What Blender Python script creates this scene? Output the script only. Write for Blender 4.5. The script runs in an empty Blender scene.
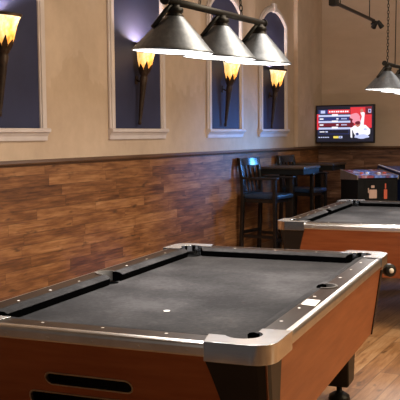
import bpy, bmesh, math, random
from mathutils import Vector, Matrix
random.seed(7)
scn = bpy.context.scene
COL = scn.collection
PI = math.pi

# ------------------------------------------------------------------ materials
class NT:
    def __init__(s, name):
        s.m = bpy.data.materials.new(name); s.m.use_nodes = True
        s.t = s.m.node_tree; s.b = s.t.nodes['Principled BSDF']
    def n(s, typ, **kw):
        nd = s.t.nodes.new(typ)
        ins = kw.pop('ins', {})
        for k, v in kw.items(): setattr(nd, k, v)
        for k, v in ins.items():
            if hasattr(v, 'is_linked') or hasattr(v, 'is_output'): s.t.links.new(v, nd.inputs[k])
            else: nd.inputs[k].default_value = v
        return nd
    def math(s, op, a, b=0.0):
        return s.n('ShaderNodeMath', operation=op, ins={0: a, 1: b}).outputs[0]
    def set(s, **kw):
        for k, v in kw.items():
            k = k.replace('_', ' ')
            if hasattr(v, 'is_output'): s.t.links.new(v, s.b.inputs[k])
            else: s.b.inputs[k].default_value = v
        return s
    def ramp(s, fac, stops):
        r = s.n('ShaderNodeValToRGB', ins={0: fac}); e = r.color_ramp.elements
        e[0].position, e[0].color = stops[0][0], (*stops[0][1], 1)
        e[1].position, e[1].color = stops[-1][0], (*stops[-1][1], 1)
        for p, c in stops[1:-1]:
            x = e.new(p); x.color = (*c, 1)
        return r.outputs[0]
    def obj(s, scale=(1, 1, 1)):
        tc = s.n('ShaderNodeTexCoord')
        return s.n('ShaderNodeMapping', ins={0: tc.outputs['Object'], 3: scale}).outputs[0]
    def noise(s, vec, scale, detail=3, rough=.55):
        return s.n('ShaderNodeTexNoise', ins={'Vector': vec, 'Scale': scale, 'Detail': detail, 'Roughness': rough}).outputs[0]
    def mix(s, f, a, b, bt='MIX'):
        nd = s.n('ShaderNodeMix', data_type='RGBA', blend_type=bt)
        for k, v in ((0, f), (6, a), (7, b)):
            if hasattr(v, 'is_output'): s.t.links.new(v, nd.inputs[k])
            else: nd.inputs[k].default_value = (*v, 1) if isinstance(v, tuple) else v
        return nd.outputs[2]
    def bump(s, h, st=.2, d=.01):
        o = s.n('ShaderNodeBump', ins={'Height': h, 'Strength': st, 'Distance': d}).outputs[0]
        s.t.links.new(o, s.b.inputs['Normal'])

def mottled(name, c1, c2, scale=8, rough=.5, metal=0, spec=.5, bump=0, stretch=(1, 1, 1)):
    t = NT(name); v = t.obj(stretch); f = t.noise(v, scale)
    t.set(Base_Color=t.ramp(f, [(.3, c1), (.7, c2)]), Roughness=rough, Metallic=metal, Specular_IOR_Level=spec)
    if bump: t.bump(t.noise(v, scale * 6), bump, .004)
    return t.m

def planks(name, la, ax, h, L, stops, rough=.45, dark=.55, spec=.4):
    """long planks: la = index of the lengthwise axis, ax = index of the crosswise axis"""
    t = NT(name); tc = t.n('ShaderNodeTexCoord'); sp = t.n('ShaderNodeSeparateXYZ', ins={0: tc.outputs['Object']})
    u, v = sp.outputs[la], sp.outputs[ax]
    rv = t.math('DIVIDE', v, h); row = t.math('FLOOR', rv)
    rn = t.n('ShaderNodeTexWhiteNoise', noise_dimensions='1D', ins={'W': row}).outputs[0]
    uu = t.math('DIVIDE', t.math('ADD', u, t.math('MULTIPLY', rn, L * 3)), L); colm = t.math('FLOOR', uu)
    idv = t.n('ShaderNodeCombineXYZ', ins={0: row, 1: colm, 2: 3.3})
    rnd = t.n('ShaderNodeTexWhiteNoise', noise_dimensions='3D', ins={'Vector': idv.outputs[0]})
    # grain, shifted per plank
    gx = t.n('ShaderNodeCombineXYZ', ins={0: t.math('MULTIPLY', u, 2.2), 1: t.math('MULTIPLY', v, 30.0), 2: t.math('MULTIPLY', rnd.outputs[0], 40.0)})
    g = t.noise(gx.outputs[0], 1.6, 5, .65)
    gx2 = t.n('ShaderNodeCombineXYZ', ins={0: t.math('MULTIPLY', u, 1.6), 1: t.math('MULTIPLY', v, 7.0), 2: t.math('MULTIPLY', rnd.outputs[0], 17.0)})
    g2 = t.noise(gx2.outputs[0], 1.9, 3)
    f = t.math('ADD', t.math('MULTIPLY', rnd.outputs[0], .18), t.math('ADD', t.math('MULTIPLY', g, .62), t.math('MULTIPLY', g2, .42)))
    col = t.ramp(f, stops)
    # joints
    fr = t.math('FRACT', rv); fu = t.math('FRACT', uu)
    e1 = t.math('MINIMUM', fr, t.math('SUBTRACT', 1.0, fr)); e1 = t.math('MULTIPLY', e1, h)
    e2 = t.math('MINIMUM', fu, t.math('SUBTRACT', 1.0, fu)); e2 = t.math('MULTIPLY', e2, L)
    e = t.math('MINIMUM', e1, e2)
    mr = t.n('ShaderNodeMapRange', ins={0: e, 1: .0, 2: .004, 3: dark, 4: 0.0}).outputs[0]
    col = t.mix(mr, col, (.02, .01, .006))
    # a few dark knots
    kv = t.n('ShaderNodeCombineXYZ', ins={0: t.math('MULTIPLY', u, 3.0), 1: t.math('MULTIPLY', v, 9.0), 2: 0.0})
    k = t.noise(kv.outputs[0], 1.7, 2); km = t.n('ShaderNodeMapRange', ins={0: k, 1: .62, 2: .74, 3: 0.0, 4: .75}).outputs[0]
    col = t.mix(km, col, (.035, .015, .007))
    t.set(Base_Color=col, Roughness=rough, Specular_IOR_Level=spec)
    return t.m

def emit(name, c, s, base=(.02, .02, .02)):
    t = NT(name); v = t.obj(); f = t.noise(v, 3)
    t.set(Base_Color=(*base, 1), Emission_Color=t.ramp(f, [(0, c), (1, tuple(x * .92 for x in c))]), Emission_Strength=s, Roughness=.4)
    return t.m

M = {}
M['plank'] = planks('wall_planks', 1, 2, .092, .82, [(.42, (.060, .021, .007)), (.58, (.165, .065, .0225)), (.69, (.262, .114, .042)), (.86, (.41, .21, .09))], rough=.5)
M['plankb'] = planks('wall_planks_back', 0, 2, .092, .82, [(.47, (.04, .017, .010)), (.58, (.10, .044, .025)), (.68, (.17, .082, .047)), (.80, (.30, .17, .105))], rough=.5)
M['floor'] = planks('floor_planks', 1, 0, .125, 1.2, [(.42, (.18, .082, .032)), (.58, (.33, .165, .070)), (.70, (.43, .24, .115)), (.88, (.52, .33, .18))], rough=.28, dark=.85, spec=.6)
def plaster(name, c1, c2, c3, patch=False):
    t = NT(name); v = t.obj((.35, 1.2, 1)); a = t.noise(v, 1.3, 5, .6); b = t.noise(v, 7, 4)
    f = t.math('ADD', t.math('MULTIPLY', a, .75), t.math('MULTIPLY', b, .25))
    col = t.ramp(f, [(.35, c1), (.5, c2), (.62, c3)])
    if patch:      # older darker coat showing below a ragged, blocky edge
        tc = t.n('ShaderNodeTexCoord'); sp = t.n('ShaderNodeSeparateXYZ', ins={0: tc.outputs['Object']})
        by = t.math('FLOOR', t.math('MULTIPLY', sp.outputs[1], 13.0)); wn = t.n('ShaderNodeTexWhiteNoise', noise_dimensions='1D', ins={'W': by}).outputs[0]
        big = t.n('ShaderNodeTexNoise', noise_dimensions='1D', ins={'W': sp.outputs[1], 'Scale': 1.3, 'Detail': 1}).outputs[0]
        edge = t.math('ADD', t.math('MULTIPLY', wn, .16), t.math('ADD', 1.62, t.math('MULTIPLY', big, .62)))
        k = t.n('ShaderNodeMapRange', ins={0: t.math('SUBTRACT', edge, sp.outputs[2]), 1: -.012, 2: .012, 3: 0.0, 4: .55}).outputs[0]
        col = t.mix(k, col, t.mix(1.0, col, (.86, .83, .78), 'MULTIPLY'))
    t.set(Base_Color=col, Roughness=.75, Specular_IOR_Level=.25)
    t.bump(t.noise(v, 60, 4), .08, .004); return t.m
M['plaster'] = plaster('tan_plaster', (.49, .375, .290), (.56, .432, .337), (.62, .485, .382), True)
M['ceil'] = plaster('ceiling_paint', (.30, .25, .2), (.33, .28, .22), (.36, .3, .24))
M['trim'] = mottled('painted_trim', (.56, .49, .485), (.64, .57, .56), 5, .45)
M['navy'] = mottled('navy_paint', (.026, .029, .070), (.034, .038, .088), 3, .6, spec=.3)
M['rail_dark'] = mottled('dark_cap_rail', (.075, .036, .018), (.125, .062, .032), 4, .4, stretch=(8, 1, 8))
def cloth_mat():
    t = NT('grey_cloth'); v = t.obj(); a = t.noise(v, 2.2, 4, .6); b = t.noise(v, 45, 3, .7)
    f = t.math('ADD', t.math('MULTIPLY', a, .72), t.math('MULTIPLY', b, .28))
    t.set(Base_Color=t.ramp(f, [(.36, (.017, .0165, .018)), (.5, (.033, .032, .034)), (.62, (.056, .054, .057))]), Roughness=.92, Specular_IOR_Level=.12)
    t.bump(t.noise(v, 120, 3), .25, .003); return t.m
M['cloth'] = cloth_mat()
M['cloth_shade'] = mottled('cushion_side_shade', (.0012, .0012, .0014), (.002, .002, .0022), 9, .95, spec=.0)  # shade under the cushion nose, painted as near-black on the grey cloth
M['laminate'] = mottled('brown_black_laminate', (.017, .010, .0075), (.028, .018, .013), 7, .38, spec=.13, stretch=(6, 1, 1))
M['alu'] = mottled('satin_aluminium', (.62, .58, .54), (.74, .70, .66), 12, .33, 1.0)
M['chrome'] = mottled('polished_chrome', (.74, .78, .85), (.80, .84, .91), 6, .09, 1.0)
M['chrome_top'] = mottled('chrome_lit_top', (.60, .61, .63), (.72, .73, .76), 6, .20, .6)  # casting tops: brighter, less metallic chrome standing in for lamp light
M['tablewood'] = mottled('reddish_table_wood', (.235, .056, .015), (.33, .094, .030), 3.4, .38, spec=.45, stretch=(1, 1, 9))
M['black'] = mottled('black_plastic', (.009, .008, .008), (.014, .012, .012), 10, .42, spec=.3)
M['blackmat'] = mottled('matte_black', (.004, .004, .004), (.007, .007, .007), 10, .8, spec=.2)
M['liner'] = mottled('grey_pocket_liner', (.10, .09, .085), (.15, .14, .13), 10, .35)
M['white'] = mottled('white_plastic', (.78, .74, .70), (.86, .82, .78), 20, .5)
M['iron'] = mottled('dark_bronze_iron', (.018, .010, .007), (.050, .027, .016), 30, .5, .3, bump=.3)
M['gun'] = mottled('black_metal', (.006, .0055, .0055), (.012, .0105, .010), 14, .45, 0, spec=.35)
def shade_mat():
    t = NT('brushed_steel'); v = t.obj((1, 1, .12)); f = t.noise(v, 40, 4)
    t.set(Base_Color=t.ramp(f, [(.3, (.23, .265, .325)), (.7, (.35, .40, .48))]), Metallic=1.0, Roughness=.42)
    return t.m
M['steel'] = shade_mat()
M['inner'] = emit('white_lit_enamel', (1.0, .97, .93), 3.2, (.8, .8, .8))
M['bulb'] = emit('lit_bulb', (1.0, .95, .88), 12)
def amber():
    t = NT('amber_glass'); v = t.obj((1, 1, .55)); f = t.noise(v, 22, 4, .6)
    tc = t.n('ShaderNodeTexCoord'); z = t.n('ShaderNodeSeparateXYZ', ins={0: tc.outputs['Object']}).outputs[2]
    zz = t.n('ShaderNodeMapRange', ins={0: z, 1: .50, 2: .76, 3: -.22, 4: .24}).outputs[0]
    c = t.ramp(t.math('ADD', f, zz), [(.22, (.50, .17, .02)), (.42, (.86, .40, .08)), (.58, (.96, .63, .24)), (.78, (1.0, .87, .58))])
    t.set(Base_Color=c, Emission_Color=c, Emission_Strength=1.2, Roughness=.3)
    return t.m
M['amber'] = amber()
M['stool'] = mottled('black_stained_wood', (.006, .005, .005), (.011, .009, .008), 6, .2, stretch=(1, 1, 6), spec=.6)
M['vinyl'] = mottled('blue_lit_vinyl', (.010, .026, .062), (.014, .038, .088), 12, .3, spec=.7)  # blue highlights on the seats are put into the base colour
M['tabletop'] = mottled('dark_brown_top', (.035, .022, .016), (.06, .04, .028), 6, .3, spec=.6, stretch=(6, 1, 1))
M['greybrown_lit'] = mottled('lit_grey_brown_band', (.20, .155, .125), (.26, .205, .165), 6, .4)  # grey-brown band, lightened to carry the light falling on the cabinet side
M['blueside'] = mottled('dark_blue_side', (.006, .012, .05), (.010, .020, .08), 4, .4)
# television picture
M['scr_black'] = emit('screen_black', (.010, .012, .03), .8)
M['scr_red'] = emit('screen_red', (.85, .04, .06), 1.0)
M['scr_dred'] = emit('screen_dark_red', (.20, .012, .03), .9)
M['scr_navy'] = emit('screen_navy', (.03, .05, .22), .9)
M['scr_lav'] = emit('screen_lavender', (.62, .68, 1.0), 1.0)
M['scr_white'] = emit('screen_white', (.95, .93, 1.0), 1.15)
M['scr_pink'] = emit('screen_pink', (1.0, .35, .45), 1.0)
M['scr_yel'] = emit('screen_yellow', (1.0, .78, .12), 1.0)
M['scr_skin'] = emit('screen_skin', (.75, .28, .2), .8)
M['lit_red'] = emit('lit_red_slot', (1.0, .16, .05), .22, (.3, .05, .03))
M['lit_cream'] = emit('lit_cream_slot', (1.0, .52, .34), .17, (.3, .2, .15))
def deck():
    t = NT('game_deck_graphics'); v = t.obj((5.0, 3.2, 1)); f = t.noise(v, 1.15, 2)
    c = t.ramp(f, [(.30, (.03, .04, .12)), (.42, (.16, .26, .62)), (.48, (.08, .07, .16)), (.55, (.30, .06, .05)), (.62, (.45, .42, .55)), (.72, (.10, .05, .08))])
    t.set(Base_Color=c, Roughness=.15, Emission_Color=c, Emission_Strength=.22); return t.m
M['deck'] = deck()

# ------------------------------------------------------------------ mesh helpers
class MB:
    def __init__(s): s.bm = bmesh.new()
    def _mi(s, faces, mi, smooth=False):
        for f in faces: f.material_index = mi; f.smooth = smooth
    def face(s, pts, mi=0):
        f = s.bm.faces.new([s.bm.verts.new(p) for p in pts]); f.material_index = mi; return f
    def box(s, lo, hi, mi=0, rz=0, bev=0):
        c = [(a + b) / 2 for a, b in zip(lo, hi)]; d = [b - a for a, b in zip(lo, hi)]
        b2 = bmesh.new(); bmesh.ops.create_cube(b2, size=1)
        bmesh.ops.scale(b2, vec=d, verts=b2.verts)
        if bev: bmesh.ops.bevel(b2, geom=b2.edges[:], offset=bev, segments=2, affect='EDGES', profile=.6)
        if rz: bmesh.ops.rotate(b2, cent=(0, 0, 0), matrix=Matrix.Rotation(rz, 3, 'Z'), verts=b2.verts)
        bmesh.ops.translate(b2, vec=c, verts=b2.verts); s.merge(b2, mi)
    def merge(s, b2, mi=None, mat=None, smooth=None):
        mp = {}
        for v in b2.verts: mp[v] = s.bm.verts.new(mat @ v.co if mat else v.co)
        for f in b2.faces:
            try: g = s.bm.faces.new([mp[v] for v in f.verts])
            except ValueError: continue
            g.material_index = f.material_index if mi is None else mi
            g.smooth = f.smooth if smooth is None else smooth
        b2.free()
    def prism(s, rings, mi=0, cap=True, closed=True, smooth=False):
        """loft through rings of equal point count"""
        R = [[s.bm.verts.new(p) for p in r] for r in rings]; n = len(R[0])
        for a, b in zip(R, R[1:]):
            for i in range(n if closed else n - 1):
                j = (i + 1) % n
                f = s.bm.faces.new((a[i], a[j], b[j], b[i])); f.material_index = mi; f.smooth = smooth
        if cap and closed:
            for r in (R[0][::-1], R[-1]):
                f = s.bm.faces.new(r); f.material_index = mi
        return R
    def bar(s, a, b, w, h, mi=0, up=(0, 0, 1)):
        a, b = Vector(a), Vector(b); d = (b - a).normalized(); u = Vector(up)
        x = d.cross(u)
        if x.length < 1e-4: x = d.cross(Vector((0, 1, 0)))
        x.normalize(); y = x.cross(d).normalized()
        q = lambda p: [p + x * sx * w / 2 + y * sy * h / 2 for sx, sy in ((-1, -1), (1, -1), (1, 1), (-1, 1))]
        s.prism([q(a), q(b)], mi)
    def tube(s, pts, r, mi=0, seg=12, closed=False):
        pts = [Vector(p) for p in pts]; n = len(pts); rings = []
        rr = r if isinstance(r, (list, tuple)) else [r] * n
        ref = None
        for i, p in enumerate(pts):
            a = pts[i - 1] if (i or closed) else p; b = pts[(i + 1) % n] if (i < n - 1 or closed) else p
            d = (b - a).normalized()
            if ref is None: ref = d.orthogonal().normalized()
            x = (ref - d * ref.dot(d)).normalized(); ref = x; y = d.cross(x)
            rings.append([p + (x * math.cos(2 * PI * k / seg) + y * math.sin(2 * PI * k / seg)) * rr[i] for k in range(seg)])
        if closed: rings.append(rings[0])
        s.prism(rings, mi, cap=not closed, smooth=True)
    def lathe(s, prof, c=(0, 0, 0), mi=0, seg=32, mat=None, cap=True):
        rings = [[Vector((max(r, 1e-4) * math.cos(2 * PI * k / seg), max(r, 1e-4) * math.sin(2 * PI * k / seg), z)) for k in range(seg)] for r, z in prof]
        C_ = Vector(c)
        rings = [[(mat @ p if mat else p) + C_ for p in r] for r in rings]
        s.prism(rings, mi, cap=cap, smooth=True)
    def plate(s, outer, holes, z0, z1, mi=0, fn=None):
        b2 = bmesh.new(); es = []
        for lp in [outer] + list(holes):
            vs = [b2.verts.new((p[0], p[1], z0)) for p in lp]
            es += [b2.edges.new((vs[i], vs[(i + 1) % len(vs)])) for i in range(len(vs))]
        bmesh.ops.triangle_fill(b2, use_beauty=True, use_dissolve=False, edges=es)
        ex = bmesh.ops.extrude_face_region(b2, geom=b2.faces[:])
        bmesh.ops.translate(b2, vec=(0, 0, z1 - z0), verts=[g for g in ex['geom'] if isinstance(g, bmesh.types.BMVert)])
        bmesh.ops.recalc_face_normals(b2, faces=b2.faces)
        if fn:
            for v in b2.verts: v.co = fn(v.co)
        s.merge(b2, mi)
    def build(s, name, mats, parent=None, bevel=0, seg=2, loc=None, sharp=35, **props):
        bmesh.ops.recalc_face_normals(s.bm, faces=s.bm.faces)
        me = bpy.data.meshes.new(name); s.bm.to_mesh(me); s.bm.free()
        for m in (mats if isinstance(mats, (list, tuple)) else [mats]): me.materials.append(m)
        o = bpy.data.objects.new(name, me); COL.objects.link(o); o.parent = parent
        if loc: o.location = loc
        if bevel:
            bv = o.modifiers.new('edge', 'BEVEL'); bv.width = bevel; bv.segments = seg; bv.limit_method = 'ANGLE'; bv.angle_limit = math.radians(sharp)
            for p in me.polygons: p.use_smooth = True
            wn = o.modifiers.new('norm', 'WEIGHTED_NORMAL'); wn.keep_sharp = True
        for k, v in props.items(): o[k] = v
        return o

def arc(cx, cy, r, a0, a1, n=14):
    return [(cx + r * math.cos(math.radians(a0 + (a1 - a0) * i / n)), cy + r * math.sin(math.radians(a0 + (a1 - a0) * i / n))) for i in range(n + 1)]

def thing(name, label, cat, loc=(0, 0, 0), rz=0, group=None, kind=None):
    o = bpy.data.objects.new(name, None); COL.objects.link(o); o.empty_display_size = .1
    o.location = loc; o.rotation_euler = (0, 0, rz); o['label'] = label; o['category'] = cat
    if group: o['group'] = group
    if kind: o['kind'] = kind
    return o

def copy_tree(o, parent=None):
    c = o.copy(); COL.objects.link(c); c.parent = parent
    for ch in [x for x in bpy.data.objects if x.parent == o]: copy_tree(ch, c)
    return c

def struct(name, mb, mats, label, cat, **kw):
    return mb.build(name, mats, None, kind='structure', label=label, category=cat, **kw)

# ------------------------------------------------------------------ the room (left wall is x = 0, back wall y = 11.93)
YB, XR, YF, ZC = 11.93, 8.6, -.35, 4.0
CAP0, CAP1 = 1.281, 1.319
m = MB(); m.box((-.15, YF, -.12), (XR, YB + .15, 0)); struct('floor', m, M['floor'], 'glossy brown wood plank floor', 'floor')
m = MB(); m.box((-.15, YF, ZC), (XR, YB + .15, ZC + .12)); struct('ceiling', m, M['ceil'], 'plain ceiling above the pool tables', 'ceiling')
m = MB(); m.box((-.15, YF, 0), (0, YB, ZC)); wl = struct('wall_left', m, M['plaster'], 'tan plastered left wall with arched niches and plank wainscot', 'wall')
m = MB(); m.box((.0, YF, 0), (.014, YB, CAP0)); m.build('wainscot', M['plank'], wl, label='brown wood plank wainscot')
m = MB(); m.box((-.15, YB, 0), (XR, YB + .15, ZC)); wb = struct('wall_back', m, M['plaster'], 'tan plastered back wall behind the television', 'wall')
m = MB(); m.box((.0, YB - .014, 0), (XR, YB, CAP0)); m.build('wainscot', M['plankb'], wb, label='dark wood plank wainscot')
# shallow pilaster in the corner
m = MB(); m.box((0.0, 10.94, CAP1), (.06, YB, ZC), bev=.012); struct('trim_3', m, M['plaster'], 'shallow tan pilaster at the end of the left wall', 'pilaster')
def caprail(name, a, b, along, label):
    m = MB()
    prof = [(.0, CAP0 - .012), (.020, CAP0 - .012), (.022, CAP0), (.046, CAP0 + .004), (.052, CAP0 + .014), (.048, CAP1 - .003), (.040, CAP1), (.0, CAP1)]
    if along == 'y': m.prism([[(d, a, z) for d, z in prof], [(d, b, z) for d, z in prof]])
    else: m.prism([[(a, YB - d, z) for d, z in prof], [(b, YB - d, z) for d, z in prof]])
    struct(name, m, M['rail_dark'], label, 'rail')
caprail('trim_1', YF, YB, 'y', 'dark brown cap rail along the left wall wainscot')
caprail('trim_2', .0, XR, 'x', 'dark brown cap rail along the back wall wainscot')
m = MB(); m.box((.014, YF, 0), (.03, YB - .03, .11)); struct('baseboard_left', m, M['rail_dark'], 'dark baseboard under the left wall wainscot', 'baseboard')
m = MB(); m.box((.03, YB - .03, 0), (XR, YB - .014, .11)); struct('baseboard_back', m, M['rail_dark'], 'dark baseboard under the back wall wainscot', 'baseboard')

# arched niches with a torch sconce each
def arch_outline(w, z0, zs, zt):
    """(y, z) outline: straight sides up to zs, then a low arch up to zt"""
    h = zt - zs; r = (w * w / 4 + h * h) / (2 * h); a = math.degrees(math.asin(min(1, (w / 2) / r)))
    pts = [(-w / 2, z0), (w / 2, z0)] + arc(0, zt - r, r, 90 - a, 90 + a, 24)
    return pts
def niche(y0, y1, label):
    w = y1 - y0; yc = (y0 + y1) / 2
    t = thing('arched_niche', label, 'niche', (0, yc, 1.47), 0, 'arched blue niches in the left wall')
    FW = .078
    zs, zt = 1.46, 1.69
    fn = lambda c: Vector((c.z, c.x, c.y))
    inner = arch_outline(w - 2 * FW, .10, zs - .01, zt - FW)
    m = MB(); m.plate(inner, [], .004, .010, fn=fn); m.build('back_panel', M['navy'], t, label='navy blue back panel')
    m = MB(); m.plate(arch_outline(w, .10, zs, zt), [inner], .004, .026, fn=fn)
    mid_o = arch_outline(w - .035, .10, zs - .004, zt - .018); mid_i = arch_outline(w - 2 * FW + .02, .10, zs - .008, zt - FW + .01)
    m.plate(mid_o, [mid_i], .022, .040, fn=fn)
    m.build('frame', M['trim'], t, bevel=.005)
    m = MB()
    prof = [(.0, .0), (.022, .0), (.026, .035), (.034, .048), (.040, .060), (.058, .068), (.060, .090), (.052, .098), (.0, .10)]
    e = w / 2
    m.prism([[(d, -e - .004 - d * .1, z) for d, z in prof], [(d, e + .004 + d * .1, z) for d, z in prof]])
    m.build('sill', M['trim'], t)
    m = MB(); m.prism([[(.002, -.03, zt - .085), (.002, .03, zt - .085), (.002, .045, zt + .035), (.002, -.045, zt + .035)],
                       [(.055, -.026, zt - .08), (.055, .026, zt - .08), (.055, .04, zt + .03), (.055, -.04, zt + .03)]])
    m.build('keystone', M['trim'], t, bevel=.004)
    return yc
NL = ['arched navy niche nearest the camera, cut by the photo edge', 'arched navy niche second from the camera, behind the first lamp shade',
      'arched navy niche third from the camera, with the wall gap before it', 'arched navy niche furthest down the left wall, its arch and keystone visible']
NY = [(4.44, 5.445), (6.36, 7.36), (8.30, 9.22), (9.73, 10.65)]
for (a, b), l in zip(NY, NL): niche(a, b, l)

TILT = math.radians(6.8)
def sconce(y, label, zb=1.60):
    t = thing('torch_sconce', label, 'sconce', (.050, y, zb), 0, 'torch sconces in the niches')
    t.rotation_euler = (0, TILT, 0)
    m = MB()   # tapering shaft
    m.lathe([(.001, 0), (.015, .004), (.018, .03), (.013, .045), (.019, .09), (.025, .24), (.033, .40), (.039, .45), (.031, .465), (.043, .48), (.049, .505), (.042, .53)], seg=20)
    m.build('shaft', M['iron'], t)
    m = MB()   # collar of pointed leaves gripping the shade
    for k in range(8):
        a = 2 * PI * k / 8
        P = lambda r, z, da: Vector((r * math.cos(a + da), r * math.sin(a + da), z))
        zt_ = .575 + .028 * (k % 2)
        m.prism([[P(.050, .500, -.3), P(.050, .500, .3), P(.042, .500, .3), P(.042, .500, -.3)],
                 [P(.066, .535, -.36), P(.066, .535, .36), P(.059, .535, .36), P(.059, .535, -.36)],
                 [P(.079, zt_, -.04), P(.079, zt_, .04), P(.074, zt_, .04), P(.074, zt_, -.04)]])
    m.build('collar', M['iron'], t)
    m = MB()   # flared amber glass, open at the top
    out = [(.040, .522), (.058, .540), (.068, .575), (.075, .62), (.083, .67), (.096, .72), (.112, .757)]
    inn = [(r - .006, z + (.004 if i == 0 else 0)) for i, (r, z) in enumerate(out)][::-1]
    m.lathe(out + [(.109, .760)] + inn, cap=False, seg=40)
    m.build('glass_shade', M['amber'], t, label='glowing amber glass shade')
    m = MB(); m.lathe([(.110, .744), (.117, .752), (.118, .764), (.110, .768), (.105, .760)], cap=False, seg=40)
    m.build('rim', M['iron'], t)
    m = MB(); m.lathe([(.012, .53), (.02, .56), (.024, .60), (.018, .63), (.001, .64)], seg=16); m.build('bulb', M['bulb'], t)
    m = MB(); m.box((-.081, -.022, .38), (-.073, .022, .46), bev=.003); m.tube([(-.076, 0, .42), (-.045, 0, .41), (-.018, 0, .42)], .009); m.build('wall_bracket', M['iron'], t)
    L = bpy.data.lights.new('sconce_light', 'POINT'); L.energy = 28; L.color = (1.0, .93, .92); L.shadow_soft_size = .03
    lo = bpy.data.objects.new('sconce_light', L); COL.objects.link(lo); lo.location = (.050 + math.sin(TILT) * .70, y, zb + .70)
    L = bpy.data.lights.new('sconce_glow', 'POINT'); L.energy = 1.6; L.color = (1.0, .55, .2); L.shadow_soft_size = .1
    lo = bpy.data.objects.new('sconce_glow', L); COL.objects.link(lo); lo.location = (.30, y, zb + .62)
for y, l, zb in ((4.85, 'glowing amber torch sconce in the niche at the photo edge', 1.652), (6.82, 'glowing amber torch sconce half hidden by the first lamp shade', 1.603),
        (8.685, 'glowing amber torch sconce in the third niche, its top covered by lamp shades', 1.598), (10.04, 'glowing amber torch sconce in the niche nearest the television', 1.578)): sconce(y, l, zb)

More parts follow.
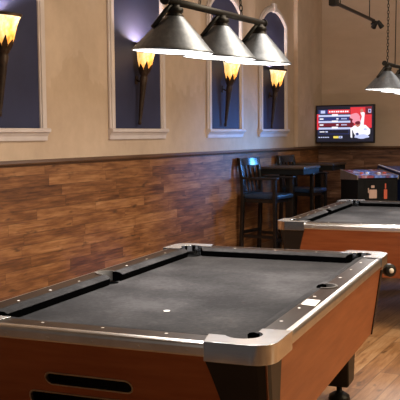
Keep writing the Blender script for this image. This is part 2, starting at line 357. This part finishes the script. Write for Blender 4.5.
# ------------------------------------------------------------------ pool table (local frame: playfield 0..1 by 0..1.98)
PL, PWD = 1.98, 1.0
ZR = .822
def pool_table(loc, rz, label):
    T = thing('pool_table', label, 'pool table', loc, rz, 'coin operated pool tables')
    def mir(p, sx, sy): return (PWD - p[0] if sx else p[0], PL - p[1] if sy else p[1])
    # slate bed with cloth, notched at the pockets
    c1 = arc(-.015, -.015, .060, -33.4, 123.4, 12)
    sp = arc(-.05, .99, .056, -80, 80, 12)
    half = c1 + sp + [mir(p, 0, 1) for p in c1][::-1]           # up the left side
    outl = half + [mir(p, 1, 0) for p in half][::-1]
    m = MB(); m.plate(outl, [], .745, .774); m.build('bed', M['cloth'], T, label='grey cloth covered playing bed')
    # cushions
    prof = [(-.048, .8220), (-.030, .8225), (-.010, .8165), (.0, .8080), (.0, .8030), (-.007, .7745), (-.048, .7745)]
    def cushion(base0, base1, nose0, nose1, fn):
        m = MB(); R = []
        for b, nz in ((base0, nose0), (base1, nose1)):
            R.append([m.bm.verts.new(fn(d, b + (nz - b) * (d + .048) / .048, z)) for d, z in prof])
        n = len(prof)
        for i in range(n):
            j = (i + 1) % n
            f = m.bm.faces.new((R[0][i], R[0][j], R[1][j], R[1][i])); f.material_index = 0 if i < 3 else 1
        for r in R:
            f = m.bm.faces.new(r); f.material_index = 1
        m.build('cushion', [M['cloth'], M['cloth_shade']], T)
    for sy in (0, 1):
        cushion(.036, .964, .066, .934, lambda d, s, z, sy=sy: Vector((s, PL - d if sy else d, z)))
    for sx in (0, 1):
        for sy in (0, 1):
            cushion(.036, .940, .066, .926, lambda d, s, z, sx=sx, sy=sy: Vector((PWD - d if sx else d, PL - s if sy else s, z)))
    # rail caps with mother-of-pearl sights
    def sight(m, x, y): m.lathe([(.0064, .8215), (.0064, .8226), (.0058, .8228)], (x, y, 0), 1, 12)
    for sy in (0, 1):
        o = [mir(p, 0, sy) for p in ((.075, -.129), (.925, -.129), (.925, -.047), (.075, -.047))]
        m = MB(); m.plate(o, [], .776, ZR)
        for k in (1, 2, 3): sight(m, PWD * k / 4, PL + .07 if sy else -.07)
        m.build('rail', [M['laminate'], M['white']], T)
    for sx in (0, 1):
        o = [(-.129, .075), (-.129, 1.905), (-.047, 1.905)] + [(-.047, .99 + .062)] + arc(-.05, .99, .062, 88, 272, 16) + [(-.047, .99 - .062), (-.047, .075)]
        m = MB(); m.plate([mir(p, sx, 0) for p in o], [], .776, ZR)
        for k in (1, 2, 3, 5, 6, 7): sight(m, PWD + .07 if sx else -.07, PL * k / 8)
        m.build('rail', [M['laminate'], M['white']], T)
    # metal edge trim
    tprof = [(-.126, .774), (-.147, .774), (-.149, .780), (-.149, .804), (-.147, .812), (-.143, .8175), (-.137, .8205), (-.130, .8225), (-.126, .8225)]
    for sy in (0, 1):
        m = MB(); ye = -.149 if not sy else PL + .149
        m.prism([[(x, PL - d if sy else d, z) for d, z in tprof] for x in (.07, .93)])
        for k in range(5):
            m.lathe([(.005, -.002), (.005, .0015), (.003, .0025)], (.14 + k * .18, ye, .790), 0, 10, mat=Matrix.Rotation(PI / 2 * (1 if not sy else -1), 3, 'X'))
        m.build('edge_trim', M['alu'], T)
    for sx in (0, 1):
        m = MB(); m.prism([[(PWD - d if sx else d, y, z) for d, z in tprof] for y in (.07, PL - .07)]); m.build('edge_trim', M['alu'], T)
    # chrome corner castings, pocket liners and buckets
    for sx in (0, 1):
        for sy in (0, 1):
            o = [(-.156, .09)] + arc(-.076, -.076, .080, 180, 270, 10) + [(.078, -.156), (.100, -.05), (.040, -.05)] + arc(-.015, -.015, .064, -33, -237, 18) + [(-.05, .040), (-.05, .085)]
            m = MB(); m.plate([mir(p, sx, sy) for p in o], [], .762, .829)
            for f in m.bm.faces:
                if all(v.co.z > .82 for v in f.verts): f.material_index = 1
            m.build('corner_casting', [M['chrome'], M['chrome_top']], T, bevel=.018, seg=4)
            cx, cy = mir((-.015, -.015), sx, sy)
            m = MB(); m.lathe([(.060, .774), (.058, .70), (.001, .69)], (cx, cy, -.004), 0, 24, cap=False); m.build('pocket', M['blackmat'], T)
    for sx in (0, 1):
        ring = arc(-.05, .99, .0625, 88, 272, 18) + arc(-.05, .99, .053, 272, 88, 18)
        m = MB(); m.plate([mir(p, sx, 0) for p in ring], [], .776, .8265); cx, cy = mir((-.05, .99), sx, 0)
        m.lathe([(.054, .771), (.052, .70), (.001, .69)], (cx, cy, 0), 1, 24, cap=False)
        m.build('pocket', [M['liner'], M['blackmat']], T, label='side pocket with grey rim')
    # cabinet: ends slope inwards, sides nearly upright
    ZT, ZB = .775, .40
    def yi(z): return -.13 + .16 * (ZT - z) / (ZT - ZB)           # front face
    def xi(z): return -.13 + .035 * (ZT - z) / (ZT - ZB)
    def stad(xc, zc, w, h, n=8):
        r = h / 2; return arc(xc + w / 2 - r, zc, r, -90, 90, n) + arc(xc - w / 2 + r, zc, r, 90, 270, n)
    def rrect(x0, z0, x1, z1, r, n=5):
        return arc(x1 - r, z0 + r, r, -90, 0, n) + arc(x1 - r, z1 - r, r, 0, 90, n) + arc(x0 + r, z1 - r, r, 90, 180, n) + arc(x0 + r, z0 + r, r, 180, 270, n)
    onf = lambda c: Vector((c.x, yi(c.y) + c.z, c.y))
    slot1 = stad(.432, .612, .365, .056); slot2 = rrect(.155, .43, .81, .553, .03)
    front = [(xi(ZT), ZT), (PWD - xi(ZT), ZT), (PWD - xi(ZB), ZB), (xi(ZB), ZB)]
    m = MB(); m.plate(front, [slot1, slot2], 0, .018, fn=onf); m.build('end_panel', M['tablewood'], T)
    m = MB(); m.plate(front, [], 0, .018, fn=lambda c: Vector((c.x, PL - yi(c.y) - c.z, c.y))); m.build('end_panel', M['tablewood'], T)
    for lp, grow in ((slot1, stad(.432, .612, .365 - .012, .056 - .012)), (slot2, rrect(.161, .436, .804, .547, .025))):
        m = MB(); m.plate(lp, [grow], -.004, .012, fn=onf); m.build('slot_rim', M['alu'], T)
    m = MB(); m.box((.12, .12, .41), (.85, .40, .68)); m.build('ball_return', M['blackmat'], T, label='black ball return behind the openings')
    for sx in (0, 1):
        P = lambda x, y, z: Vector((PWD - x if sx else x, y, z))
        m = MB()
        m.prism([[P(xi(ZT) + k, yi(ZT), ZT), P(xi(ZT) + k, PL - yi(ZT), ZT), P(xi(ZB) + k, PL - yi(ZB), ZB), P(xi(ZB) + k, yi(ZB), ZB)] for k in (0, .018)])
        m.build('side_panel', M['tablewood'], T)
    m = MB(); m.box((xi(ZB) + .02, yi(ZB) + .02, ZB), (PWD - xi(ZB) - .02, PL - yi(ZB) - .02, ZB + .02)); m.build('bottom_panel', M['black'], T)
    # flared black corner posts wrapped round the cabinet corners
    for sx in (0, 1):
        for sy in (0, 1):
            m = MB(); rings = []
            for i in range(11):
                z = ZT - .003 - (ZT - ZB) * i / 10; k = i / 10
                wf = .205 - .12 * (1 - (1 - k) ** 1.6) if sx == sy else .218 - .085 * (1 - (1 - k) ** 1.5); ws = (.160 - .09 * k) * (.62 if sy else 1)
                x, y = xi(z), yi(z); e = .006
                a = [(x + wf, y - e), (x + .03, y - e), (x + .004, y - e + .006), (x - e, y + .03), (x - e, y + ws)]
                b = [(x - e + .01, y + ws), (x + .02, y + .03), (x + .03, y + .02), (x + .034, y + .012), (x + wf, y - e + .01)]
                rings.append([Vector((*mir(p, sx, sy), z)) for p in a + b])
            m.prism(rings); m.build('corner_post', M['black'], T)
    # splayed legs with levelling feet
    for sx in (0, 1):
        for sy in (0, 1):
            m = MB(); q = lambda cx, cy, w, z: [Vector((*mir((cx + a * w, cy + b * w), sx, sy), z)) for a, b in ((-1, -1), (1, -1), (1, 1), (-1, 1))]
            m.prism([q(.10, .14, .105, ZB + .01), q(.09, .04, .072, .105), q(.09, .035, .060, .085)]); lg = m.build('leg', M['black'], T, bevel=.008)
            cx, cy = mir((.09, .03), sx, sy)
            m = MB(); m.lathe([(.016, .09), (.016, .045), (.030, .04), (.058, .022), (.062, .0)], (cx, cy, 0), 0, 24); m.build('leveling_foot', M['black'], lg)
    return T
near = pool_table((2.1069, 2.4586, 0), .1026, 'nearest pool table, grey cloth, white sticker on its right rail')
far = copy_tree(near); c_, s_ = math.cos(.09), math.sin(.09)
far.location = (1.92 + c_ * PWD - s_ * PL, 6.19 + s_ * PWD + c_ * PL, 0); far.rotation_euler.z = .09 + PI     # turned round: plain end towards us
far['label'] = 'second pool table further back, cut off by the right photo edge'
# things only the nearest table has
m = MB(); m.plate([(1.058, .565), (1.056, .672), (1.114, .668), (1.121, .545)], [], ZR + .0003, ZR + .0016); m.build('sticker', M['white'], near, label='white sticker on the right rail')
m = MB(); m.lathe([(.0135, .7852), (.0135, .7862), (.012, .7864)], (.507, .473, -.0107), 0, 20); m.build('foot_spot', M['white'], near, label='white spot on the cloth')
m = MB()
R_ = Matrix.Rotation(PI / 2, 3, 'Y')
R_ = Matrix.Rotation(math.radians(-50), 3, 'Z') @ R_
m.lathe([(.026, -.07), (.026, .0), (.034, .004), (.037, .015), (.037, .045), (.033, .052), (.016, .052)], (1.135, 2.165, .722), 0, 28, mat=R_)
m.lathe([(.015, .050), (.015, .056), (.011, .060), (.001, .061)], (1.135, 2.165, .722), 1, 20, mat=R_)
m.build('end_knob', [M['black'], M['white']], near, label='black round knob with pale centre')

# ------------------------------------------------------------------ hanging pool lamps
def pool_lamp(x, yc, z, dz, label, chains, cord=None, swing=0.0):
    """three shades on a bar along y; z = rim height of the middle shade, dz = climb per shade"""
    t = thing('pool_table_lamp', label, 'hanging lamp', (x, yc, z), 0, 'three shade pool lamps')
    S = .444; zb = .207
    m = MB(); m.tube([(0, -S - .085, zb - dz), (0, S + .05, zb + dz)], .0155, seg=16); m.tube([(0, -S - .092, zb - dz), (0, -S - .08, zb - dz)], .021, seg=16); m.tube([(0, S + .045, zb + dz), (0, S + .058, zb + dz)], .021, seg=16)
    m.build('bar', M['gun'], t)
    for k in (-1, 0, 1):
        y, h = k * S, dz * k
        m = MB()
        m.lathe([(.036, .150), (.060, .126), (.110, .074), (.160, .018), (.173, .006), (.176, .0), (.174, -.003), (.170, .0), (.157, .014), (.106, .068), (.056, .120), (.030, .144)], (0, y, h), 0, 56, cap=False)
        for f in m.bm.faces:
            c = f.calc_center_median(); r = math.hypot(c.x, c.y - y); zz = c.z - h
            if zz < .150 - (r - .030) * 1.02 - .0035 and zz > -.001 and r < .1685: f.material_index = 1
        sh = m.build('shade', [M['steel'], M['inner']], t, label='brushed steel cone shade')
        sh.rotation_euler = (0, swing, 0); sh.location = (-zb * math.sin(swing), 0, zb - zb * math.cos(swing))     # hangs a little askew from the bar
        m = MB(); m.lathe([(.001, .196), (.020, .196), (.022, .188), (.034, .184), (.037, .178), (.037, .166), (.031, .162), (.033, .156), (.039, .152), (.039, .146), (.030, .140)], (0, y, h), 0, 28); m.build('neck', M['gun'], sh)
        m = MB(); m.tube([(0, y - .030, h + .195), (-.015, y - .048, h + .168), (-.045, y - .066, h + .118), (-.062, y - .078, h + .094)], [.008, .010, .010, .007], seg=10); m.build('bracket', M['gun'], sh)
        m = MB(); m.lathe([(.001, .135), (.014, .13), (.016, .10), (.030, .07), (.034, .045), (.026, .022), (.001, .012)], (0, y, h), 0, 20); m.build('bulb', M['bulb'], sh)
        L = bpy.data.lights.new('lamp_light', 'AREA'); L.shape = 'DISK'; L.size = .26; L.energy = LAMP_W; L.color = (1.0, .95, .90)
        lo = bpy.data.objects.new('lamp_light', L); COL.objects.link(lo); lo.location = (x - zb * math.sin(swing), y + yc, z + h + .006); lo.rotation_euler = (0, swing, 0)
    for (y0, y1, z1) in chains:
        m = MB(); a = Vector((0, y0, zb + .012)); b = Vector((0, y1, z1 - z)); n = int((b - a).length / .026); d = (b - a).normalized()
        sd = Vector((1, 0, 0)); up = d.cross(sd).normalized()
        for i in range(n):
            c = a + (b - a) * ((i + .5) / n); w = sd if i % 2 else up
            m.tube([c + d * (.017 * math.cos(q)) + w * (.008 * math.sin(q)) for q in [2 * PI * j / 10 for j in range(10)]], .0028, seg=5, closed=True)
        m.build('chain', M['gun'], t)
    for c0 in {round(c[1], 3) for c in chains}:
        m = MB(); m.lathe([(.055, ZC - z), (.055, ZC - z - .012), (.03, ZC - z - .03), (.006, ZC - z - .045)], (0, c0, 0), 0, 24)
        zt = [c[2] for c in chains if round(c[1], 3) == c0][0] - z
        m.tube([(0, c0, ZC - z - .03), (0, c0, zt - .01)], .005, seg=8)
        m.build('ceiling_mount', M['gun'], t)
    if cord is not None:
        m = MB(); m.tube([(0, cord, zb + .01), (.006, cord + .004, .9), (-.004, cord, 1.5), (0, cord, ZC - z)], .004, seg=8); m.build('cord', M['gun'], t)
    return t
LAMP_W = 17
pool_lamp(2.533, 3.577, 1.868, .008, 'three shade steel lamp hanging over the nearest pool table', [(-.222, -.05, 2.95), (.222, .05, 2.95)], swing=math.radians(3.6))
pool_lamp(2.437, 7.27, 1.862, .0, 'three shade steel lamp over the second pool table, cut by the photo edge', [(-.444, -.40, ZC - .03), (.444, .40, ZC - .03)], cord=-.21, swing=math.radians(1.8))

# ------------------------------------------------------------------ track light under the ceiling
t = thing('track_light', 'black track light bar hanging high on thin rods above the television', 'track light', (1.345, 9.5, 2.89))
m = MB(); m.bar((.027, -.90, 0), (-.022, .78, 0), .03, .03); m.build('track_bar', M['gun'], t, bevel=.003)
m = MB(); m.box((-.015, -.95, -.04), (.07, -.84, .04), bev=.012); m.build('feed_box', M['gun'], t)
for y in (-.66, .56): m = MB(); m.tube([(-y * .03, y, .01), (-y * .03, y, ZC - 2.89)], .006, seg=8); m.build('hanger_rod', M['gun'], t)
m = MB(); m.tube([(-.03, 0.74, -.01), (-.02, 0.74, -.07)], .012); m.tube([(-.05, 0.74, -.04), (.08, 0.74, -.035)], .012)
sp = m.build('spot_arm', M['gun'], t)
for dx, rot in ((.0, .7), (.06, -.5)):
    m = MB(); Rm_ = Matrix.Rotation(rot, 3, 'Y') @ Matrix.Rotation(.55, 3, 'X')
    m.lathe([(.01, .05), (.024, .04), (.027, .0), (.032, -.04), (.033, -.05), (.028, -.05), (.026, -.035), (.001, -.035)], (dx, 0.74, -.05), 0, 20, mat=Rm_)
    m.build('spot_head', M['gun'], sp)
    
# ------------------------------------------------------------------ television
TX0, TX1, TZ0, TZ1, TY = .080, .952, 1.366, 1.913, 11.62
tv = thing('television', 'wall mounted flat television showing a red and white sports screen', 'television', ((TX0 + TX1) / 2, TY, TZ0))
W2, H = (TX1 - TX0) / 2, TZ1 - TZ0
m = MB(); m.box((-W2, 0, 0), (W2, .045, H), bev=.006); m.build('housing', M['black'], tv)
m = MB(); m.box((-.22, .04, .10), (.22, .09, H - .1), bev=.01); m.build('back_cover', M['black'], tv)
m = MB(); m.box((-.03, .08, .20), (.03, .296, .28)); m.box((-.12, .285, .14), (.12, .309, .36)); m.build('mount_arm', M['gun'], tv)
m = MB(); bz = .016
X0, X1, Z0, Z1 = -W2 + bz, W2 - bz, bz + .006, H - bz
m.box((X0, -.002, Z0), (X1, .001, Z1)); scr = m.build('screen', M['scr_black'], tv)
m = MB(); SW, SH = X1 - X0, Z1 - Z0
mats = ['scr_red', 'scr_dred', 'scr_navy', 'scr_lav', 'scr_white', 'scr_pink', 'scr_yel', 'scr_skin', 'scr_black']
lay = [0]
def rect(u0, v0, u1, v1, k):      # u, v in 0..1 from the top left of the picture
    lay[0] += 1; y = -.0021 - lay[0] * .00004
    m.face([(X0 + SW * a, y, Z1 - SH * b) for a, b in ((u0, v1), (u1, v1), (u1, v0), (u0, v0))], mats.index(k))
def poly(pts, k):
    lay[0] += 1; y = -.0021 - lay[0] * .00004
    m.face([(X0 + SW * a, y, Z1 - SH * b) for a, b in pts], mats.index(k))
def blob(u, v, ru, rv, k, n=14, w=.12):
    poly([(u + ru * math.cos(2 * PI * i / n) * (1 + w * math.sin(i * 2.3)), v + rv * math.sin(2 * PI * i / n) * (1 + w * math.cos(i * 1.7))) for i in range(n)][::-1], k)
rect(.0, .22, .05, .66, 'scr_red'); rect(.60, .04, .97, .62, 'scr_red'); rect(.58, .30, .66, .60, 'scr_dred'); rect(.86, .05, .97, .25, 'scr_dred')
blob(.68, .30, .09, .09, 'scr_pink'); blob(.71, .42, .08, .09, 'scr_pink')
rect(.03, .10, .20, .22, 'scr_navy'); rect(.07, .12, .15, .20, 'scr_lav'); rect(.20, .10, .59, .21, 'scr_red')
for i in range(9): rect(.22 + i * .040, .135, .245 + i * .040 + .006 * (i % 2), .175, 'scr_white')
for v, k in ((.245, 'scr_lav'), (.415, 'scr_lav'), (.60, 'scr_lav')):
    rect(.03, v, .60, v + .055, k); rect(.27, v - .02, .38, v + .03, 'scr_white')
for v, k in ((.31, 'scr_navy'), (.48, 'scr_dred')):
    rect(.03, v, .58, v + .095, k); rect(.05, v + .03, .12, v + .065, 'scr_white'); rect(.35, v + .03, .39, v + .065, 'scr_white')
    for i in range(3): rect(.44 + i * .035, v + .03, .465 + i * .035, v + .065, 'scr_lav')
rect(.03, .665, .58, .79, 'scr_navy'); rect(.04, .675, .57, .775, 'scr_black'); rect(.05, .71, .14, .735, 'scr_white'); rect(.155, .705, .20, .74, 'scr_lav')
for i in range(5): rect(.03 + i * .04, .865, .06 + i * .04, .89, 'scr_lav')
rect(.30, .845, .39, .905, 'scr_yel'); rect(.395, .845, .46, .905, 'scr_lav'); rect(.41, .86, .44, .89, 'scr_navy')
poly([(.60, .62), (.63, .62), (.635, .90), (.605, .88)], 'scr_white'); poly([(.60, .62), (.70, .55), (.72, .59), (.63, .68)], 'scr_white')
blob(.80, .72, .145, .19, 'scr_white', 18, .06); blob(.70, .64, .07, .10, 'scr_white')
poly([(.76, .58), (.83, .58), (.85, .20), (.80, .16), (.775, .20), (.80, .30)], 'scr_white'); blob(.80, .14, .028, .05, 'scr_skin'); blob(.73, .52, .045, .07, 'scr_skin'); blob(.73, .48, .05, .05, 'scr_dred')
blob(.80, .86, .13, .06, 'scr_lav'); blob(.72, .79, .03, .035, 'scr_navy'); blob(.86, .66, .03, .03, 'scr_lav')
rect(.91, .10, .96, .20, 'scr_lav'); rect(.92, .12, .95, .18, 'scr_navy')
m.build('picture', [M[k] for k in mats], scr, label='red, white and navy sports broadcast picture')

# ------------------------------------------------------------------ bar stools
def stool(loc, rz, label):
    t = thing('bar_stool', label, 'bar stool', loc, rz, 'black bar stools with arms')
    a = .215; zs, za, zt = .775, .985, 1.225
    m = MB(); m.box((-a + .01, -a + .01, zs - .075), (a - .01, a - .01, zs - .03)); m.build('seat_frame', M['stool'], t)
    m = MB(); m.box((-a + .0, -a + .02, zs - .03), (a + .035, a - .02, zs + .022), bev=.02); m.build('seat', M['vinyl'], t)
    for s in (-1, 1):
        m = MB()
        r = lambda x, z, w=.021: [(x - w, s * a - w, z), (x + w, s * a - w, z), (x + w, s * a + w, z), (x - w, s * a + w, z)]
        m.prism([r(-a - .03, 0), r(-a, zs - .05), r(-a - .005, za), r(-a - .05, zt)]); m.build('leg', M['stool'], t, bevel=.004)
        m = MB(); m.prism([r(a + .012, 0), r(a, zs - .05), r(a, za - .012)]); m.build('leg', M['stool'], t, bevel=.004)
        m = MB(); m.box((-a - .005, s * a - .032, za - .014), (a + .04, s * a + .032, za + .014), bev=.008); m.build('armrest', M['stool'], t)
        m = MB(); m.bar((-a, s * a, .30), (a, s * a, .30), .022, .036); m.build('stretcher', M['stool'], t)
    for x, z in ((a, .26), (-a - .01, .34)):
        m = MB(); m.bar((x, -a, z), (x, a, z), .022, .04); m.build('stretcher', M['stool'], t)
    # curved top rail and four slats
    m = MB(); R = []
    for i in range(9):
        y = -a + .01 + (2 * a - .02) * i / 8; bow = -.035 * (1 - (2 * i / 8 - 1) ** 2)
        R.append([(-a - .055 + bow, y, zt - .005), (-a - .033 + bow, y, zt - .005), (-a - .018 + bow, y, zt - .095), (-a - .040 + bow, y, zt - .095)])
    m.prism(R, smooth=False); m.build('top_rail', M['stool'], t, bevel=.004)
    m = MB(); m.bar((-a, -a, zs + .03), (-a, a, zs + .03), .02, .04); m.build('lower_rail', M['stool'], t)
    for i in range(4):
        y = -.135 + .09 * i; bow = -.035 * (1 - (y / a) ** 2)
        m = MB(); m.prism([[(-a - .008, y - .019, zs + .03), (-a + .008, y - .019, zs + .03), (-a + .008, y + .019, zs + .03), (-a - .008, y + .019, zs + .03)],
                           [(-a - .036 + bow, y - .019, zt - .085), (-a - .022 + bow, y - .019, zt - .085), (-a - .022 + bow, y + .019, zt - .085), (-a - .036 + bow, y + .019, zt - .085)]])
        m.build('slat', M['stool'], t)
    return t
st = stool((.35, 9.2, 0), -.1, 'black slatted bar stool with arms, nearest of the two against the wall')
s2 = copy_tree(st); s2.location = (.36, 10.38, 0); s2.rotation_euler.z = -.07
s2['label'] = 'black bar stool with arms beyond the first high table, towards the television'

# ------------------------------------------------------------------ high tables
def high_table(loc, label):
    t = thing('high_table', label, 'high table', loc, 0, 'high bar tables along the wall')
    m = MB(); m.box((-.30, -.29, 1.076), (.30, .29, 1.102), bev=.008); m.build('tabletop', M['tabletop'], t)
    m = MB(); m.box((-.285, -.275, 1.01), (.285, .275, 1.077)); m.build('apron', M['blackmat'], t)
    m = MB(); m.box((-.045, -.045, .04), (.045, .045, 1.01), bev=.006); m.build('column', M['stool'], t)
    m = MB(); m.box((-.28, -.04, 0), (.28, .04, .05), bev=.01); m.box((-.04, -.26, 0), (.04, .26, .05), bev=.01); m.build('base', M['stool'], t)
    return t
h1 = high_table((.40, 9.80, 0), 'dark high table between the two bar stools')
h2 = copy_tree(h1); h2.location = (.365, 10.96, 0); h2['label'] = 'dark high table in the corner below the television'

# ------------------------------------------------------------------ coin-operated game cabinets
def game(loc, rz, label, w, dp, zf, zb_, body, side, detail):
    t = thing('game_cabinet', label, 'game cabinet', loc, rz)     # local: front-left corner at origin, x right, y back
    m = MB()
    m.prism([[(0, 0, .06), (0, dp, .06), (0, dp, zb_ - .05), (0, 0, zf - .03)], [(w, 0, .06), (w, dp, .06), (w, dp, zb_ - .05), (w, 0, zf - .03)]]); m.build('body', body, t)
    m = MB(); m.box((.03, .03, 0), (w - .03, dp - .03, .06)); m.build('plinth', M['black'], t)
    for x0, x1 in ((-.012, .0), (w, w + .012)):
        m = MB(); m.prism([[(x, -.01, zf - .05), (x, dp, zb_ - .13), (x, dp, zb_), (x, -.01, zf)] for x in (x0, x1)]); m.build('side_band', side, t)
    m = MB(); m.prism([[(0, -.012, zf - .03), (0, dp, zb_ - .05), (0, dp, zb_ - .012), (0, -.012, zf - .004)], [(w, -.012, zf - .03), (w, dp, zb_ - .05), (w, dp, zb_ - .012), (w, -.012, zf - .004)]])
    m.build('control_deck', M['deck'] if detail else body, t, label='colourful printed control deck' if detail else 'dark control deck')
    if detail:
        m = MB(); m.box((.09, -.008, .44), (w - .09, .002, zf - .06), bev=.003); cd = m.build('coin_door', M['blackmat'], t)
        m = MB(); m.plate(rx(.14, .725, .235, .83), [], .008, .014, 0, fn=lambda c: Vector((c.x, -c.z, c.y)))
        m.box((.165, -.013, .85), (.205, -.006, .88), 0); m.box((.125, -.013, .79), (.135, -.006, .85), 0); m.build('coin_slot', M['lit_cream'], cd, label='lit cream coin slot')
        m = MB(); m.plate(rx(.325, .715, .365, .83), [], .008, .014, 0, fn=lambda c: Vector((c.x, -c.z, c.y)))
        m.box((.338, -.013, .84), (.352, -.006, .90), 0); m.build('coin_slot', M['lit_red'], cd, label='lit red coin slot')
        for bx, by in ((.12, .2), (.2, .22), (.34, .2), (.42, .22)):
            zz = zf + (zb_ - zf) * (by + .01) / dp
            m = MB(); m.lathe([(.022, zz - .012), (.022, zz + .006), (.016, zz + .011)], (bx, by, 0), 0, 16); m.build('button', M['white'] if bx in (.2, .34) else M['lit_red'], t)
    else:
        m = MB(); m.prism([[(x, y, z + .003) for x, y, z in ((.0, dp * .1, zf + (zb_ - zf) * .1), (.012, dp * .1, zf + (zb_ - zf) * .1), (.012, dp, zb_), (.0, dp, zb_))], [(x, y, z + .012) for x, y, z in ((.0, dp * .1, zf + (zb_ - zf) * .1), (.012, dp * .1, zf + (zb_ - zf) * .1), (.012, dp, zb_), (.0, dp, zb_))]]); m.build('edge_strip', M['white'], t)
    return t
def rx(x0, z0, x1, z1, r=.008, n=3):
    return arc(x1 - r, z0 + r, r, -90, 0, n) + arc(x1 - r, z1 - r, r, 0, 90, n) + arc(x0 + r, z1 - r, r, 90, 180, n) + arc(x0 + r, z0 + r, r, 180, 270, n)
GA = math.radians(37)
game((1.30, 9.72, 0), GA, 'low black game cabinet with colourful deck and lit coin slots', .50, .62, 1.0, 1.055, M['blackmat'], M['greybrown_lit'], True)
gx = Vector((math.cos(GA), math.sin(GA), 0)); p2 = Vector((1.30, 9.72, 0)) + gx * .55
game(tuple(p2), GA, 'dark blue game cabinet at the right photo edge beside the black one', .50, .76, 1.02, 1.09, M['blueside'], M['blueside'], False)

# ------------------------------------------------------------------ lights
def area(name, loc, target, size, e, col, sy=None):
    L = bpy.data.lights.new(name, 'AREA'); L.energy = e; L.color = col; L.size = size
    if sy: L.shape = 'RECTANGLE'; L.size_y = sy
    o = bpy.data.objects.new(name, L); COL.objects.link(o); o.location = loc
    o.rotation_euler = (Vector(target) - Vector(loc)).to_track_quat('-Z', 'Y').to_euler(); return o
area('overhead_light', (2.7, 5.2, 3.9), (1.3, 5.6, 0), 2.2, 120, (1.0, .85, .68), 4.6)
area('overhead_light', (2.8, 9.3, 3.9), (2.0, 10.0, 0), 2.2, 42, (1.0, .87, .73), 3.0)
area('floor_fill', (4.4, 4.6, 3.85), (4.1, 4.6, 0), 1.2, 70, (1.0, .76, .48), 2.0)  # added unseen light that brightens the floor beside the table
area('bar_light', (7.6, 4.6, 2.8), (2.6, 4.0, .6), 1.6, 140, (1.0, .84, .54), 3.0)
area('blue_fill', (2.75, 11.2, 1.35), (.35, 9.5, 1.05), .7, 13, (.10, .38, 1.0), .9).data.spread = math.radians(40)  # unseen blue light added for the highlights on the stools
area('blue_fill', (3.4, 9.0, .34), (2.3, 7.8, 0), .2, 7, (.10, .24, 1.0), .8).data.spread = math.radians(56)  # low blue light added to tint the floor under the far table
area('overhead_light', (2.6, -2.6, 3.2), (2.6, 2.4, .8), .7, 11, (1.0, .94, .88), 3.0)  # added panel behind the camera, for bright reflections in the chrome castings
w = bpy.data.worlds.new('World'); scn.world = w; w.use_nodes = True
w.node_tree.nodes['Background'].inputs[0].default_value = (.60, .50, .44, 1); w.node_tree.nodes['Background'].inputs[1].default_value = .10

# ------------------------------------------------------------------ camera
cd = bpy.data.cameras.new('Camera'); cam = bpy.data.objects.new('Camera', cd); COL.objects.link(cam)
F, yaw, pitch, roll = 836.405, .4863, .0782, -.0088
fw = Vector((-math.sin(yaw) * math.cos(pitch), math.cos(yaw) * math.cos(pitch), -math.sin(pitch)))
r = Vector((math.cos(yaw), math.sin(yaw), 0)); u = r.cross(fw)
r2 = r * math.cos(roll) + u * math.sin(roll); u2 = u * math.cos(roll) - r * math.sin(roll)
mt = Matrix((r2, u2, -fw)).transposed().to_4x4(); mt.translation = (4.3, 0, 1.508)
cam.matrix_world = mt
cd.sensor_fit = 'HORIZONTAL'; cd.sensor_width = 36; cd.lens = 36 * F / 400; cd.clip_start = .05
scn.camera = cam
scn.view_settings.view_transform = 'Standard'; scn.view_settings.look = 'None'
scn.view_settings.exposure = 0; scn.view_settings.gamma = 1
